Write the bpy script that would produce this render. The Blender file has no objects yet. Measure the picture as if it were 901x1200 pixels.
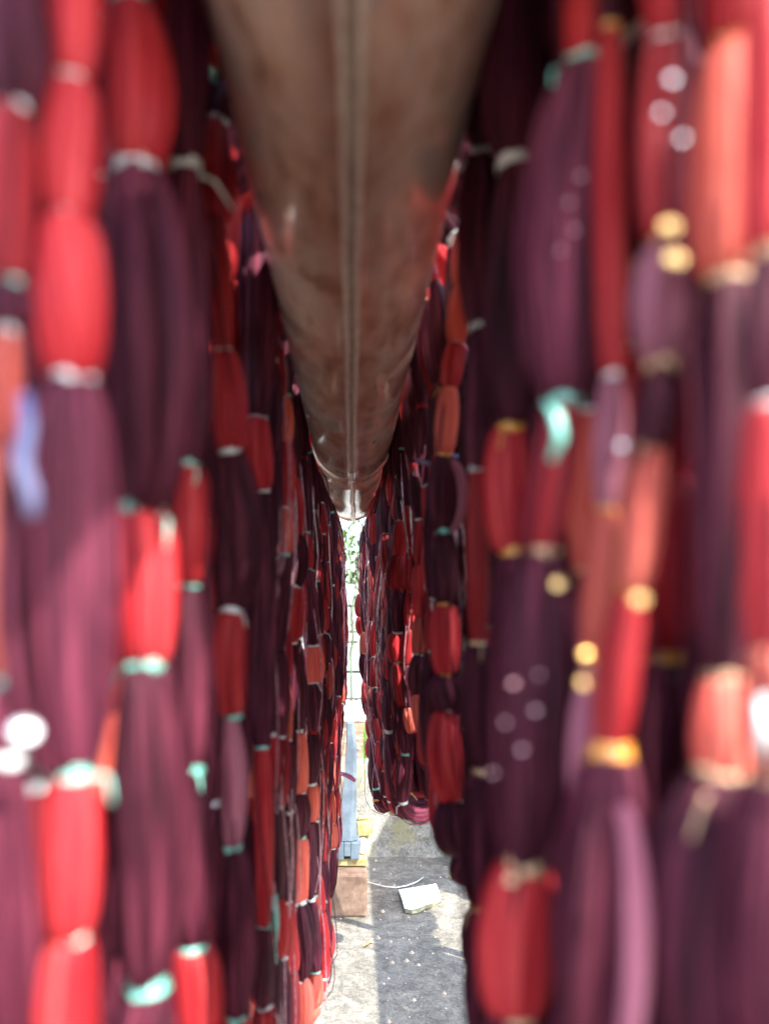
import bpy, math, random
import numpy as np
from mathutils import Vector

random.seed(7)
RNG = np.random.default_rng(7)
SC = bpy.context.scene
COL = SC.collection

# ------------------------------------------------------------------ camera
F = 867.0            # focal length in photograph pixels
VX, VY = 412.0, 710.0
CAMZ = 0.70
cam_d = bpy.data.cameras.new('camera')
cam = bpy.data.objects.new('camera', cam_d)
COL.objects.link(cam)
cam.location = (0, 0, CAMZ)
cam.rotation_euler = (math.radians(90), 0, 0)
cam_d.sensor_fit = 'VERTICAL'
cam_d.sensor_height = 36.0
cam_d.lens = 36.0 * F / 1200.0
cam_d.shift_x = (450.5 - VX) / 1200.0
cam_d.shift_y = (VY - 600.0) / 1200.0
cam_d.clip_start = 0.01
cam_d.clip_end = 500
cam_d.dof.use_dof = True
cam_d.dof.focus_distance = 1.45
cam_d.dof.aperture_fstop = 4.6
SC.camera = cam

# ------------------------------------------------------------------ world, sun, exposure
SUN_TO = Vector((0.56, -0.62, 1.0)).normalized()       # direction towards the sun
elev = math.asin(SUN_TO.z)
azim = math.atan2(SUN_TO.x, SUN_TO.y)
w = bpy.data.worlds.new('World')
SC.world = w
w.use_nodes = True
nt = w.node_tree
sky = nt.nodes.new('ShaderNodeTexSky')
sky.sky_type = 'NISHITA'
sky.sun_disc = False
sky.sun_elevation = elev
sky.sun_rotation = azim
sky.air_density = 1.0
sky.dust_density = 2.0
bg = nt.nodes['Background']
nt.links.new(sky.outputs[0], bg.inputs[0])
bg.inputs[1].default_value = 0.15
sun_d = bpy.data.lights.new('sun', 'SUN')
sun_d.energy = 2.3
sun_d.angle = math.radians(0.5)
sun_d.color = (1.0, 0.95, 0.87)
sun = bpy.data.objects.new('sun', sun_d)
COL.objects.link(sun)
sun.rotation_euler = SUN_TO.to_track_quat('Z', 'Y').to_euler()
SC.view_settings.view_transform = 'Standard'
SC.view_settings.look = 'None'
SC.view_settings.gamma = 1.0
SC.view_settings.exposure = 2.75


# ------------------------------------------------------------------ helpers
def P(px, py, d):
    """a point at depth d on the sight line of a photograph pixel"""
    return np.array(((px - VX) * d / F, d, CAMZ + (VY - py) * d / F))


def tag(o, label=None, cat=None, group=None, kind=None):
    if label: o['label'] = label
    if cat: o['category'] = cat
    if group: o['group'] = group
    if kind: o['kind'] = kind
    return o


def empty(name, loc=(0, 0, 0)):
    o = bpy.data.objects.new(name, None)
    o.empty_display_size = 0.02
    COL.objects.link(o)
    o.location = loc
    return o


def link(name, me, mat, parent=None):
    o = bpy.data.objects.new(name, me)
    COL.objects.link(o)
    if mat is not None and not me.materials:
        me.materials.append(mat)
    if parent is not None:
        o.parent = parent
        o.location = (-parent.location.x, -parent.location.y, -parent.location.z)
    return o


def mesh(name, verts, faces, uvs=None, smooth=True):
    me = bpy.data.meshes.new(name)
    me.from_pydata([tuple(v) for v in verts], [], faces)
    if uvs is not None:
        uvl = me.uv_layers.new(name='UVMap')
        vi = np.empty(len(me.loops), dtype=np.int32)
        me.loops.foreach_get('vertex_index', vi)
        uvl.data.foreach_set('uv', np.asarray(uvs, dtype=np.float32)[vi].ravel())
    if smooth:
        me.polygons.foreach_set('use_smooth', [True] * len(me.polygons))
    me.update()
    return me


class MB:
    """collects pieces that become one mesh"""
    def __init__(self):
        self.v, self.f = [], []

    def add(self, v, f):
        b = len(self.v)
        self.v += [tuple(p) for p in v]
        self.f += [tuple(i + b for i in q) for q in f]
        return self

    def box(self, x0, x1, y0, y1, z0, z1, jit=0.0):
        v = [(x, y, z) for z in (z0, z1) for y in (y0, y1) for x in (x0, x1)]
        v = [tuple(c + random.uniform(-jit, jit) for c in p) for p in v]
        return self.add(v, [(0, 2, 3, 1), (4, 5, 7, 6), (0, 1, 5, 4), (2, 6, 7, 3), (0, 4, 6, 2), (1, 3, 7, 5)])

    def tube(self, pts, r, n=6, cap=True):
        pts = np.asarray(pts, float)
        rr = np.broadcast_to(np.asarray(r, float), (len(pts),))
        v, f = tube_geo(pts, rr, n)
        if cap:
            f = f + [tuple(range(n))[::-1], tuple(range((len(pts) - 1) * n, len(pts) * n))]
        return self.add(v, f)

    def build(self, name, mat, parent=None, smooth=True, bevel=0.0, seg=2):
        me = mesh(name, self.v, self.f, smooth=smooth)
        o = link(name, me, mat, parent)
        if bevel:
            m = o.modifiers.new('bevel', 'BEVEL')
            m.width = bevel
            m.segments = seg
            m.limit_method = 'ANGLE'
        return o


def frames(pts, ref=(0.0, 1.0, 0.0)):
    t = np.gradient(pts, axis=0)
    t /= np.linalg.norm(t, axis=1)[:, None] + 1e-9
    ref = np.asarray(ref, float)
    if abs(np.dot(t.mean(axis=0), ref)) > 0.85:
        ref = np.array((1.0, 0.0, 0.0))
    e1 = np.cross(t, ref)
    e1 /= np.linalg.norm(e1, axis=1)[:, None] + 1e-9
    e2 = np.cross(t, e1)
    return t, e1, e2


def tube_geo(pts, rr, n):
    t, e1, e2 = frames(pts)
    a = np.linspace(0, 2 * math.pi, n, endpoint=False)
    ring = e1[:, None, :] * np.cos(a)[None, :, None] + e2[:, None, :] * np.sin(a)[None, :, None]
    v = pts[:, None, :] + ring * rr[:, None, None]
    M = len(pts)
    f = [(i * n + j, i * n + (j + 1) % n, (i + 1) * n + (j + 1) % n, (i + 1) * n + j)
         for i in range(M - 1) for j in range(n)]
    return v.reshape(-1, 3), f


# ------------------------------------------------------------------ materials
def new_mat(name):
    m = bpy.data.materials.new(name)
    m.use_nodes = True
    return m, m.node_tree, m.node_tree.nodes['Principled BSDF']


def N(nt, kind, **kw):
    n = nt.nodes.new(kind)
    for k, v in kw.items():
        if k in n.inputs: n.inputs[k].default_value = v
        else: setattr(n, k, v)
    return n


def ramp(nt, src, stops):
    r = nt.nodes.new('ShaderNodeValToRGB')
    e = r.color_ramp.elements
    while len(e) < len(stops): e.new(0.5)
    for el, (p, c) in zip(e, stops):
        el.position = p
        el.color = (*c, 1)
    nt.links.new(src, r.inputs[0])
    return r


def mapped(nt, coord, scale):
    tc = nt.nodes.new('ShaderNodeTexCoord')
    mp = nt.nodes.new('ShaderNodeMapping')
    mp.inputs['Scale'].default_value = scale
    nt.links.new(tc.outputs[coord], mp.inputs[0])
    return mp.outputs[0]


def yarn_mat(name, dark, mid, light, rough, spec, sheen, strands=(46, 14), bump=0.5, coat=0.0):
    """strands run along the length: UV u goes round the bundle, v along it in metres"""
    m, nt, b = new_mat(name)
    fine = N(nt, 'ShaderNodeTexNoise', Scale=1.0, Detail=3.0, Roughness=0.6)
    nt.links.new(mapped(nt, 'UV', (strands[0], strands[1], 1)), fine.inputs['Vector'])
    coarse = N(nt, 'ShaderNodeTexNoise', Scale=1.0, Detail=2.0)
    nt.links.new(mapped(nt, 'UV', (strands[0] * 0.28, strands[1] * 0.6, 1)), coarse.inputs['Vector'])
    geo = nt.nodes.new('ShaderNodeObjectInfo')
    mix = N(nt, 'ShaderNodeMath', operation='MULTIPLY_ADD')
    nt.links.new(fine.outputs['Fac'], mix.inputs[0])
    mix.inputs[1].default_value = 0.6
    half = N(nt, 'ShaderNodeMath', operation='MULTIPLY')
    half.inputs[1].default_value = 0.4
    nt.links.new(coarse.outputs['Fac'], half.inputs[0])
    nt.links.new(half.outputs[0], mix.inputs[2])
    r = ramp(nt, mix.outputs[0], [(0.34, dark), (0.5, mid), (0.66, light)])
    hsv = nt.nodes.new('ShaderNodeHueSaturation')
    rv = N(nt, 'ShaderNodeMapRange')
    rv.inputs['To Min'].default_value = 0.75
    rv.inputs['To Max'].default_value = 1.3
    nt.links.new(geo.outputs['Random'], rv.inputs['Value'])
    nt.links.new(rv.outputs[0], hsv.inputs['Value'])
    nt.links.new(r.outputs[0], hsv.inputs['Color'])
    nt.links.new(hsv.outputs[0], b.inputs['Base Color'])
    bp = N(nt, 'ShaderNodeBump', Strength=bump, Distance=0.002)
    nt.links.new(mix.outputs[0], bp.inputs['Height'])
    nt.links.new(bp.outputs[0], b.inputs['Normal'])
    b.inputs['Roughness'].default_value = rough
    b.inputs['Specular IOR Level'].default_value = spec
    b.inputs['Sheen Weight'].default_value = sheen
    b.inputs['Sheen Roughness'].default_value = 0.4
    b.inputs['Sheen Tint'].default_value = (*light, 1)
    b.inputs['Coat Weight'].default_value = coat
    b.inputs['Coat Roughness'].default_value = 0.25
    return m


def plain_mat(name, c0, c1, scale=40.0, rough=0.5, spec=0.5, metal=0.0, bump=0.2, coat=0.0, dist=0.003):
    m, nt, b = new_mat(name)
    n = N(nt, 'ShaderNodeTexNoise', Scale=scale, Detail=6.0, Roughness=0.6)
    nt.links.new(mapped(nt, 'Object', (1, 1, 1)), n.inputs['Vector'])
    r = ramp(nt, n.outputs['Fac'], [(0.35, c0), (0.65, c1)])
    nt.links.new(r.outputs[0], b.inputs['Base Color'])
    b.inputs['Roughness'].default_value = rough
    b.inputs['Specular IOR Level'].default_value = spec
    b.inputs['Metallic'].default_value = metal
    b.inputs['Coat Weight'].default_value = coat
    bp = N(nt, 'ShaderNodeBump', Strength=bump, Distance=dist)
    nt.links.new(n.outputs['Fac'], bp.inputs['Height'])
    nt.links.new(bp.outputs[0], b.inputs['Normal'])
    return m


M = {}
M['dark'] = yarn_mat('maroon_yarn', (0.008, 0.0015, 0.004), (0.056, 0.008, 0.019), (0.22, 0.042, 0.075), 0.62, 0.16, 0.04, strands=(26, 7), bump=1.0)
M['red'] = yarn_mat('red_yarn', (0.17, 0.003, 0.008), (0.36, 0.012, 0.018), (0.60, 0.075, 0.072), 0.62, 0.22, 0.03, strands=(24, 6), bump=0.8, coat=0.05)
M['coral'] = yarn_mat('sunlit_red_yarn', (0.42, 0.045, 0.035), (0.60, 0.10, 0.07), (0.74, 0.20, 0.14), 0.62, 0.22, 0.03, strands=(24, 6), bump=0.8, coat=0.05)  # red yarn again, with the sun's brightening put into its colour
M['pink'] = yarn_mat('dusty_pink_yarn', (0.20, 0.05, 0.085), (0.38, 0.12, 0.17), (0.55, 0.22, 0.28), 0.6, 0.2, 0.05, strands=(26, 7), bump=1.0)
M['mint'] = plain_mat('mint_plastic_string', (0.12, 0.50, 0.40), (0.26, 0.66, 0.55), 300, 0.15, 0.6, coat=0.9)
M['white'] = plain_mat('pale_plastic_string', (0.55, 0.62, 0.60), (0.80, 0.82, 0.80), 300, 0.15, 0.6, coat=0.9)
M['gold'] = plain_mat('orange_plastic_string', (0.72, 0.26, 0.03), (0.85, 0.46, 0.09), 300, 0.12, 0.6, coat=1.0)
M['tan'] = plain_mat('tan_plastic_string', (0.60, 0.34, 0.16), (0.76, 0.52, 0.30), 300, 0.15, 0.6, coat=0.9)
M['blue'] = plain_mat('lavender_plastic_strip', (0.09, 0.09, 0.22), (0.20, 0.20, 0.36), 60, 0.3, 0.6, coat=0.3)

M['glint'] = plain_mat('pink_fibre_glint', (0.40, 0.14, 0.20), (0.70, 0.40, 0.46), 200, 0.2, 0.8, coat=0.8)  # loose fibres, and the added highlight dots on the maroon yarn

M['whitefilm'] = plain_mat('white_glint_film', (0.85, 0.86, 0.86), (0.92, 0.92, 0.92), 60, 0.16, 0.8, metal=0.6, bump=0.05)  # films for the added highlight flaps
M['goldfilm'] = plain_mat('orange_glint_film', (0.90, 0.50, 0.12), (0.95, 0.66, 0.25), 60, 0.16, 0.8, metal=0.6, bump=0.05)

# ------------------------------------------------------------------ the pipe
PR, PZ = 0.05, CAMZ + 0.2123      # radius and axis height of the pipe
P_JOINT, P_END = 0.945, 1.435


def pipe_material():
    m, nt, b = new_mat('rusty_steel_pipe')
    n1 = N(nt, 'ShaderNodeTexNoise', Scale=1.0, Detail=7.0, Roughness=0.62, Distortion=0.4)
    nt.links.new(mapped(nt, 'Object', (30, 20, 30)), n1.inputs['Vector'])
    n2 = N(nt, 'ShaderNodeTexNoise', Scale=1.0, Detail=4.0, Roughness=0.6)
    nt.links.new(mapped(nt, 'Object', (120, 22, 120)), n2.inputs['Vector'])
    add = N(nt, 'ShaderNodeMath', operation='MULTIPLY_ADD')
    nt.links.new(n2.outputs['Fac'], add.inputs[0])
    add.inputs[1].default_value = 0.35
    sc = N(nt, 'ShaderNodeMath', operation='MULTIPLY')
    sc.inputs[1].default_value = 0.65
    nt.links.new(n1.outputs['Fac'], sc.inputs[0])
    nt.links.new(sc.outputs[0], add.inputs[2])
    r = ramp(nt, add.outputs[0], [(0.34, (0.20, 0.078, 0.045)), (0.44, (0.60, 0.355, 0.255)),
                                  (0.53, (0.90, 0.65, 0.52)), (0.63, (0.97, 0.86, 0.76))])
    # rust gathers along the weld at the underside
    tc = nt.nodes.new('ShaderNodeTexCoord')
    sep = nt.nodes.new('ShaderNodeSeparateXYZ')
    nt.links.new(tc.outputs['Object'], sep.inputs[0])
    ab = N(nt, 'ShaderNodeMath', operation='ABSOLUTE')
    nt.links.new(sep.outputs['X'], ab.inputs[0])
    mr = N(nt, 'ShaderNodeMapRange')
    mr.inputs['From Min'].default_value = 0.004
    mr.inputs['From Max'].default_value = 0.022
    mr.inputs['To Min'].default_value = 1.35
    mr.inputs['To Max'].default_value = 0.0
    nt.links.new(ab.outputs[0], mr.inputs['Value'])
    n3 = N(nt, 'ShaderNodeTexNoise', Scale=1.0, Detail=5.0)
    nt.links.new(mapped(nt, 'Object', (60, 22, 60)), n3.inputs['Vector'])
    mu = N(nt, 'ShaderNodeMath', operation='MULTIPLY')
    nt.links.new(mr.outputs[0], mu.inputs[0])
    nt.links.new(n3.outputs['Fac'], mu.inputs[1])
    mx = nt.nodes.new('ShaderNodeMix')
    mx.data_type = 'RGBA'
    nt.links.new(mu.outputs[0], mx.inputs['Factor'])
    nt.links.new(r.outputs[0], mx.inputs['A'])
    mx.inputs['B'].default_value = (0.22, 0.065, 0.025, 1)
    nt.links.new(mx.outputs['Result'], b.inputs['Base Color'])
    mt = N(nt, 'ShaderNodeMapRange')
    mt.inputs['From Min'].default_value = 0.45
    mt.inputs['From Max'].default_value = 0.6
    mt.inputs['To Max'].default_value = 0.55
    nt.links.new(add.outputs[0], mt.inputs['Value'])
    nt.links.new(mt.outputs[0], b.inputs['Metallic'])
    b.inputs['Coat Weight'].default_value = 0.8
    b.inputs['Coat Roughness'].default_value = 0.12
    rr = N(nt, 'ShaderNodeMapRange')
    rr.inputs['To Min'].default_value = 0.40
    rr.inputs['To Max'].default_value = 0.20
    nt.links.new(add.outputs[0], rr.inputs['Value'])
    nt.links.new(rr.outputs[0], b.inputs['Roughness'])
    bp = N(nt, 'ShaderNodeBump', Strength=0.06, Distance=0.003)
    nt.links.new(add.outputs[0], bp.inputs['Height'])
    nt.links.new(bp.outputs[0], b.inputs['Normal'])
    return m


M['pipe'] = pipe_material()
M['weld'] = plain_mat('weld_bead', (0.62, 0.48, 0.38), (0.84, 0.74, 0.65), 120, 0.35, 0.5, metal=0.3, bump=0.3)
M['iron'] = plain_mat('painted_trestle_iron', (0.05, 0.07, 0.09), (0.12, 0.14, 0.17), 30, 0.5, 0.5, metal=0.3)


def ring_tube(stations, n=72, inner=0.0035, end_cap=False):
    """a tube along Y from (y, radius) stations, with the wall folding in at its far end"""
    st = list(stations)
    y_end, r_end = st[-1]
    st += [(y_end, r_end - inner), (y_end - 0.10, r_end - inner)]
    v, f = [], []
    for (y, r) in st:
        for j in range(n):
            a = 2 * math.pi * j / n
            v.append((r * math.sin(a), y, r * math.cos(a)))
    for i in range(len(st) - 1):
        for j in range(n):
            f.append((i * n + j, (i + 1) * n + j, (i + 1) * n + (j + 1) % n, i * n + (j + 1) % n))
    return v, f


pipe = empty('steel_pipe', (0, 0.0, PZ))
tag(pipe, 'long rusty brown steel pipe with a weld seam, carrying the yarn overhead', 'pipe')
st = [(-1.3, PR), (-0.4, PR)] + [(0.0 + 0.05 * i, PR * (1 + random.uniform(-0.006, 0.006))) for i in range(19)] + [(P_JOINT, PR)]
v, f = ring_tube(st)
link('pipe_body', mesh('pipe_body', v, f), M['pipe'], pipe).location = (0, 0, 0)
st = [(P_JOINT - 0.03, PR - 0.0035), (P_JOINT + 0.005, PR - 0.0035), (P_JOINT + 0.01, PR - 0.001), (P_JOINT + 0.022, PR + 0.0012),
      (P_JOINT + 0.034, PR - 0.001), (P_JOINT + 0.045, PR - 0.003), (P_JOINT + 0.085, PR - 0.003), (P_JOINT + 0.092, PR - 0.0008),
      (P_JOINT + 0.10, PR - 0.0006), (P_JOINT + 0.108, PR - 0.003), (1.25, PR - 0.0035), (1.40, PR - 0.004), (P_END - 0.006, PR - 0.0045),
      (P_END - 0.004, PR - 0.002), (P_END, PR - 0.002)]
v, f = ring_tube(st)
link('pipe_end_sleeve', mesh('pipe_end_sleeve', v, f), M['pipe'], pipe).location = (0, 0, 0)


def weld_strip(y0, y1, xs, name, wob=0.0002, lift=0.0008):
    """a raised bead along the underside; xs gives (angle offset in m, height) across it"""
    v, f = [], []
    ys = np.arange(y0, y1, 0.006)
    k = len(xs)
    for y in ys:
        dx = wob * math.sin(y * 31) + wob * 0.6 * math.sin(y * 83 + 1) + (0.004 * (y - 0.9) / 0.5 if y > 0.93 else 0)
        for (x, h) in xs:
            a = (x + dx) / PR
            r = PR + h + random.uniform(-0.0002, 0.0002)
            v.append((r * math.sin(a), y, -r * math.cos(a)))
    for i in range(len(ys) - 1):
        for j in range(k - 1):
            f.append((i * k + j, i * k + j + 1, (i + 1) * k + j + 1, (i + 1) * k + j))
    o = link(name, mesh(name, v, f), M['weld'], pipe)
    o.location = (0, 0, 0)
    return o


M['groove'] = plain_mat('dark_weld_groove', (0.24, 0.17, 0.13), (0.40, 0.31, 0.25), 90, 0.6, 0.4, metal=0.3, bump=0.3)
for sx in (-1, 1):
    weld_strip(-0.5, 0.90, [(sx * 0.0030 - 0.0017, -0.001), (sx * 0.0030 - 0.0011, 0.0011), (sx * 0.0030, 0.0017), (sx * 0.0030 + 0.0011, 0.0011), (sx * 0.0030 + 0.0017, -0.001)], 'weld_ridge')
weld_strip(-0.5, 0.90, [(-0.0020, 0.0004), (0.0020, 0.0004)], 'weld_groove').data.materials[0] = M['groove']
weld_strip(0.90, 1.43, [(-0.0042, -0.003), (-0.0026, 0.0006), (0.0, 0.0014), (0.0026, 0.0006), (0.0042, -0.003)], 'weld_seam', wob=0.0008)

# the trestles that carry the pipe, one at each end
for (yy, lab) in ((1.405, 'dark iron trestle under the far end of the steel pipe'), (-0.9, 'dark iron trestle under the near end of the steel pipe')):
    t = empty('iron_trestle', (0, yy, 0))
    tag(t, lab, 'trestle', 'trestles carrying the pipe')
    for s in (-1, 1):
        lg = MB().tube([(s * 0.052, 0, PZ - 0.02), (s * 0.17, 0, 0.48), (s * 0.345, 0, 0.002)], 0.012, 10)
        lg.build('leg', M['iron'], t).location = (0, 0, 0)

# ------------------------------------------------------------------ hanks of tied yarn
def arc_len(C):
    d = np.linalg.norm(np.diff(C, axis=0), axis=1)
    return np.concatenate(([0], np.cumsum(d)))


def along(C, S, s):
    return np.stack([np.interp(s, S, C[:, k]) for k in range(3)], axis=-1)


def segment_mesh(C, S, s0, s1, rmax, kind, n, m, pinch=None):
    if pinch is None: pinch = (0.40, 0.40) if kind in ('dark', 'pink') else (0.50, 0.50)
    t = np.linspace(0, 1, m)
    t = 0.5 - 0.5 * np.cos(math.pi * t) * (0.6 + 0.4 * np.abs(np.cos(math.pi * t)))
    pts = along(C, S, s0 + (s1 - s0) * t)
    bow = RNG.normal(0, 0.10, 2) * rmax
    pts = pts + np.outer(np.sin(math.pi * t), np.array((bow[0], bow[1], 0)))
    skew = RNG.uniform(0.85, 1.2)
    body = np.clip(np.sin(math.pi * t ** skew), 0, 1) ** (0.55 if kind in ('dark', 'pink') else 0.38)
    base = pinch[0] * (1 - t) + pinch[1] * t
    rr = rmax * (base + (1 - base) * body)
    _, e1, e2 = frames(pts)
    a = np.linspace(0, 2 * math.pi, n, endpoint=False)
    twist = RNG.normal(0, 0.25)
    amp = 0.062 if kind in ('dark', 'pink') else 0.040
    prof = 1 + amp * RNG.normal(0, 1, n) * 0.8 + amp * np.sin(a * RNG.integers(3, 6) + RNG.uniform(0, 6))
    ang = a[None, :] + twist * t[:, None]
    fl = RNG.uniform(0.82, 1.15)
    rad = rr[:, None] * (prof[None, :] + RNG.normal(0, 0.012, (m, n)))
    v = pts[:, None, :] + e1[:, None, :] * (np.cos(ang) * rad * fl)[:, :, None] + e2[:, None, :] * (np.sin(ang) * rad / fl)[:, :, None]
    # uv: a column is doubled at the seam by mirroring u so no seam shows
    u = np.abs(np.linspace(-1, 1, n, endpoint=False))
    off = RNG.uniform(0, 9, 2)
    uv = np.stack([np.broadcast_to(u[None, :] + off[0], (m, n)), np.broadcast_to((s0 + (s1 - s0) * t)[:, None] * 3 + off[1], (m, n))], axis=-1)
    f = [(i * n + j, i * n + (j + 1) % n, (i + 1) * n + (j + 1) % n, (i + 1) * n + j) for i in range(m - 1) for j in range(n)]
    f += [tuple(range(n))[::-1], tuple(range((m - 1) * n, m * n))]
    return mesh(kind + '_segment', v.reshape(-1, 3), f, uv.reshape(-1, 2))


def tie_mesh(C, S, s, r, n=14, tail=True, wide=1.0):
    """plastic string wound a few times round the pinch, with a cut tail"""
    mb = MB()
    turns = 3
    h = r * 0.62 * wide
    ts = np.linspace(0, 1, turns * 10 + 1)
    ss = s + (ts - 0.5) * h
    c = along(C, S, np.clip(ss, S[0], S[-1]))
    mid = along(C, S, np.array([max(S[0], s - 0.004), s, min(S[-1], s + 0.004)]))
    _, e1, e2 = frames(mid)
    e1, e2 = e1[1], e2[1]
    ang = ts * turns * 2 * math.pi + RNG.uniform(0, 6)
    rr = r * (1.0 + 0.10 * RNG.normal(0, 0.5, len(ts)))
    pts = c + np.outer(np.cos(ang) * rr, e1) + np.outer(np.sin(ang) * rr, e2)
    mb.tube(pts, h * 0.26, 5)
    if tail:
        L = r * RNG.uniform(1.2, 2.8)
        p0 = pts[-1]
        out = p0 - c[-1]
        out /= np.linalg.norm(out) + 1e-9
        q = [p0, p0 + out * L * 0.45 + np.array((0, 0, -0.1 * L)), p0 + out * L * 0.6 + np.array((RNG.normal(0, .2) * L, RNG.normal(0, .2) * L, -0.75 * L))]
        mb.tube(q, [h * 0.2, h * 0.17, h * 0.1], 4)
    return mesh('tie', mb.v, mb.f)


def thread_mesh(C, S, r, count, s_from):
    """loose fibres lying along the outside of a hank"""
    mb = MB()
    for _ in range(count):
        a0 = RNG.uniform(s_from, S[-1] - 0.10)
        a1 = min(S[-1] - 0.01, a0 + RNG.uniform(0.06, 0.25))
        t = np.linspace(0, 1, 12)
        c = along(C, S, a0 + (a1 - a0) * t)
        _, e1, e2 = frames(c)
        ph = RNG.uniform(0, 6.28) + RNG.normal(0, 0.7) * t
        rad = r * (0.75 + 0.45 * np.sin(math.pi * t) * RNG.uniform(0.6, 1.5) * (1 if RNG.random() < 0.75 else 2.0) + 0.06 * np.sin(t * RNG.uniform(6, 20)))
        pts = c + e1 * (np.cos(ph) * rad)[:, None] + e2 * (np.sin(ph) * rad)[:, None]
        mb.tube(pts, 0.00055, 4, cap=False)
    return mesh('loose_threads', mb.v, mb.f)


def make_hank(label, side, nodes, cols, widths, ties, layer=0.0, group=None, n=26, m=14, top=True, uturn=None,
              threads=0, tie_w=1.2, tails=0.5, strands=0, glints=()):
    """nodes: tie points from the top down (world); cols/widths: one per gap between nodes; ties: one colour per node"""
    nodes = [np.asarray(p, float) for p in nodes]
    pre = []
    d0 = nodes[0][1]
    if top:
        rw = PR + 0.012 + layer
        for th in np.linspace(4, 96, 14):
            a = math.radians(th)
            pre.append(np.array((side * rw * math.sin(a), d0, PZ + rw * math.cos(a))))
        pre = [p for p in pre if p[2] > nodes[0][2] + 0.012]
    C = np.array(pre + nodes)
    post = []
    if uturn:
        ux, uy, uh = uturn
        e = nodes[-1]
        for th in np.linspace(15, 200, 12):
            a = math.radians(th)
            post.append(e + np.array((ux * (1 - math.cos(a)) / 2, uy * (1 - math.cos(a)) / 2, -uh * math.sin(a))))
        C = np.concatenate([C, np.array(post)])
    # round off the corners a little
    S = arc_len(C)
    si = np.linspace(0, S[-1], max(60, int(S[-1] / 0.006)))
    C2 = along(C, S, si)
    k = np.array((1, 2, 3, 2, 1)) / 9.0
    for ax in range(3):
        pad = np.pad(C2[:, ax], 2, mode='edge')
        C2[:, ax] = np.convolve(pad, k, mode='valid')
    S2 = si
    np_ = len(pre)
    ns = [S[np_ + i] for i in range(len(nodes))]
    root = empty('yarn_hank', tuple(nodes[0]))
    tag(root, label, 'yarn hank', group)
    segs = []
    if pre:
        k = max(1, int(round((ns[0]) / 0.085)))
        b = np.linspace(0, ns[0], k + 1)
        for i in range(k):
            segs.append((b[i], b[i + 1], 'dark' if RNG.random() < 0.6 else 'red', widths[0]))
    for i in range(len(nodes) - 1):
        segs.append((ns[i], ns[i + 1], cols[i], widths[i]))
    if uturn:
        segs.append((ns[-1], S[-1], cols[-1], widths[-1] * 0.9))
    for i, (a, b, c, wd) in enumerate(segs):
        r = wd / 2
        me = segment_mesh(C2, S2, a, b, r, c, n, m)
        link({'dark': 'maroon_segment', 'red': 'red_segment', 'coral': 'coral_segment', 'pink': 'pink_segment'}[c], me, M[c], root)
        if i > 0:
            j = i - (len(segs) - (len(nodes) - 1) - (1 if uturn else 0))
            tc = ties[j] if 0 <= j < len(ties) else random.choice(ties)
            if tc:
                rt = 0.5 * (0.45 * segs[i - 1][3] / 2 + 0.45 * r) * 1.12
                link('tie', tie_mesh(C2, S2, a, rt, tail=RNG.random() < tails, wide=tie_w), M[tc], root)
    for (gp, gs, gc) in glints:  # small flaps added at the sun's mirror angle to imitate highlights
        hv = (np.array(SUN_TO) + (np.array((0, 0, CAMZ)) - gp) / np.linalg.norm(np.array((0, 0, CAMZ)) - gp))
        hv /= np.linalg.norm(hv)
        ea = np.cross(hv, (0, 0, 1.0)); ea /= np.linalg.norm(ea)
        eb = np.cross(hv, ea)
        v, f = [], []
        g = 7
        for a in np.linspace(-1, 1, g):
            for b in np.linspace(-1, 1, g):
                rr = 1 - 0.25 * a * a * b * b
                v.append(gp + (ea * a + eb * b * 0.8) * gs * rr - hv * gs * 0.16 * (a * a + b * b) + hv * gs * 0.03 * math.sin(5 * a + 3 * b))
        v += [p - hv * 0.0006 for p in v]
        q = g * g
        for i in range(g - 1):
            for j in range(g - 1):
                f += [(i * g + j, (i + 1) * g + j, (i + 1) * g + j + 1, i * g + j + 1), (q + i * g + j, q + i * g + j + 1, q + (i + 1) * g + j + 1, q + (i + 1) * g + j)]
        link('glint_flap', mesh('glint_flap', v, f), M[gc], root)
    for _ in range(strands):
        i = RNG.integers(0, len(segs) - 1)
        if segs[i][2] != 'dark': continue
        j = i
        wd = max(segs[i][3], segs[j][3])
        a0, a1 = segs[i][0] + 0.1 * (segs[i][1] - segs[i][0]), segs[j][1]
        tt = np.linspace(0, 1, 24)
        cc = along(C2, S2, a0 + (a1 - a0) * tt)
        ph = RNG.uniform(0, 6.28)
        off = np.sin(math.pi * tt) ** 0.5 * wd * (0.40 + RNG.uniform(0, 0.16)) + wd * 0.2
        cc = cc + np.stack([np.cos(ph) * off, -abs(np.sin(ph)) * off, 0 * off], axis=1)
        c = RNG.choice(['pink', 'dark', 'dark', 'dark', 'dark', 'dark'])
        me = segment_mesh(cc, arc_len(cc), 0, arc_len(cc)[-1], wd * RNG.uniform(0.11, 0.19), c, 12, 22, (0.4, 0.4))
        link('side_strand', me, M[c], root)
    if threads:
        tag(link('loose_threads', thread_mesh(C2, S2, widths[0] / 2, threads, ns[0] * 0.6), M['glint'] if RNG.random() < (0.5 if strands == 0 else 0.0) else M['dark'], root), kind='stuff')
    return root


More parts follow.
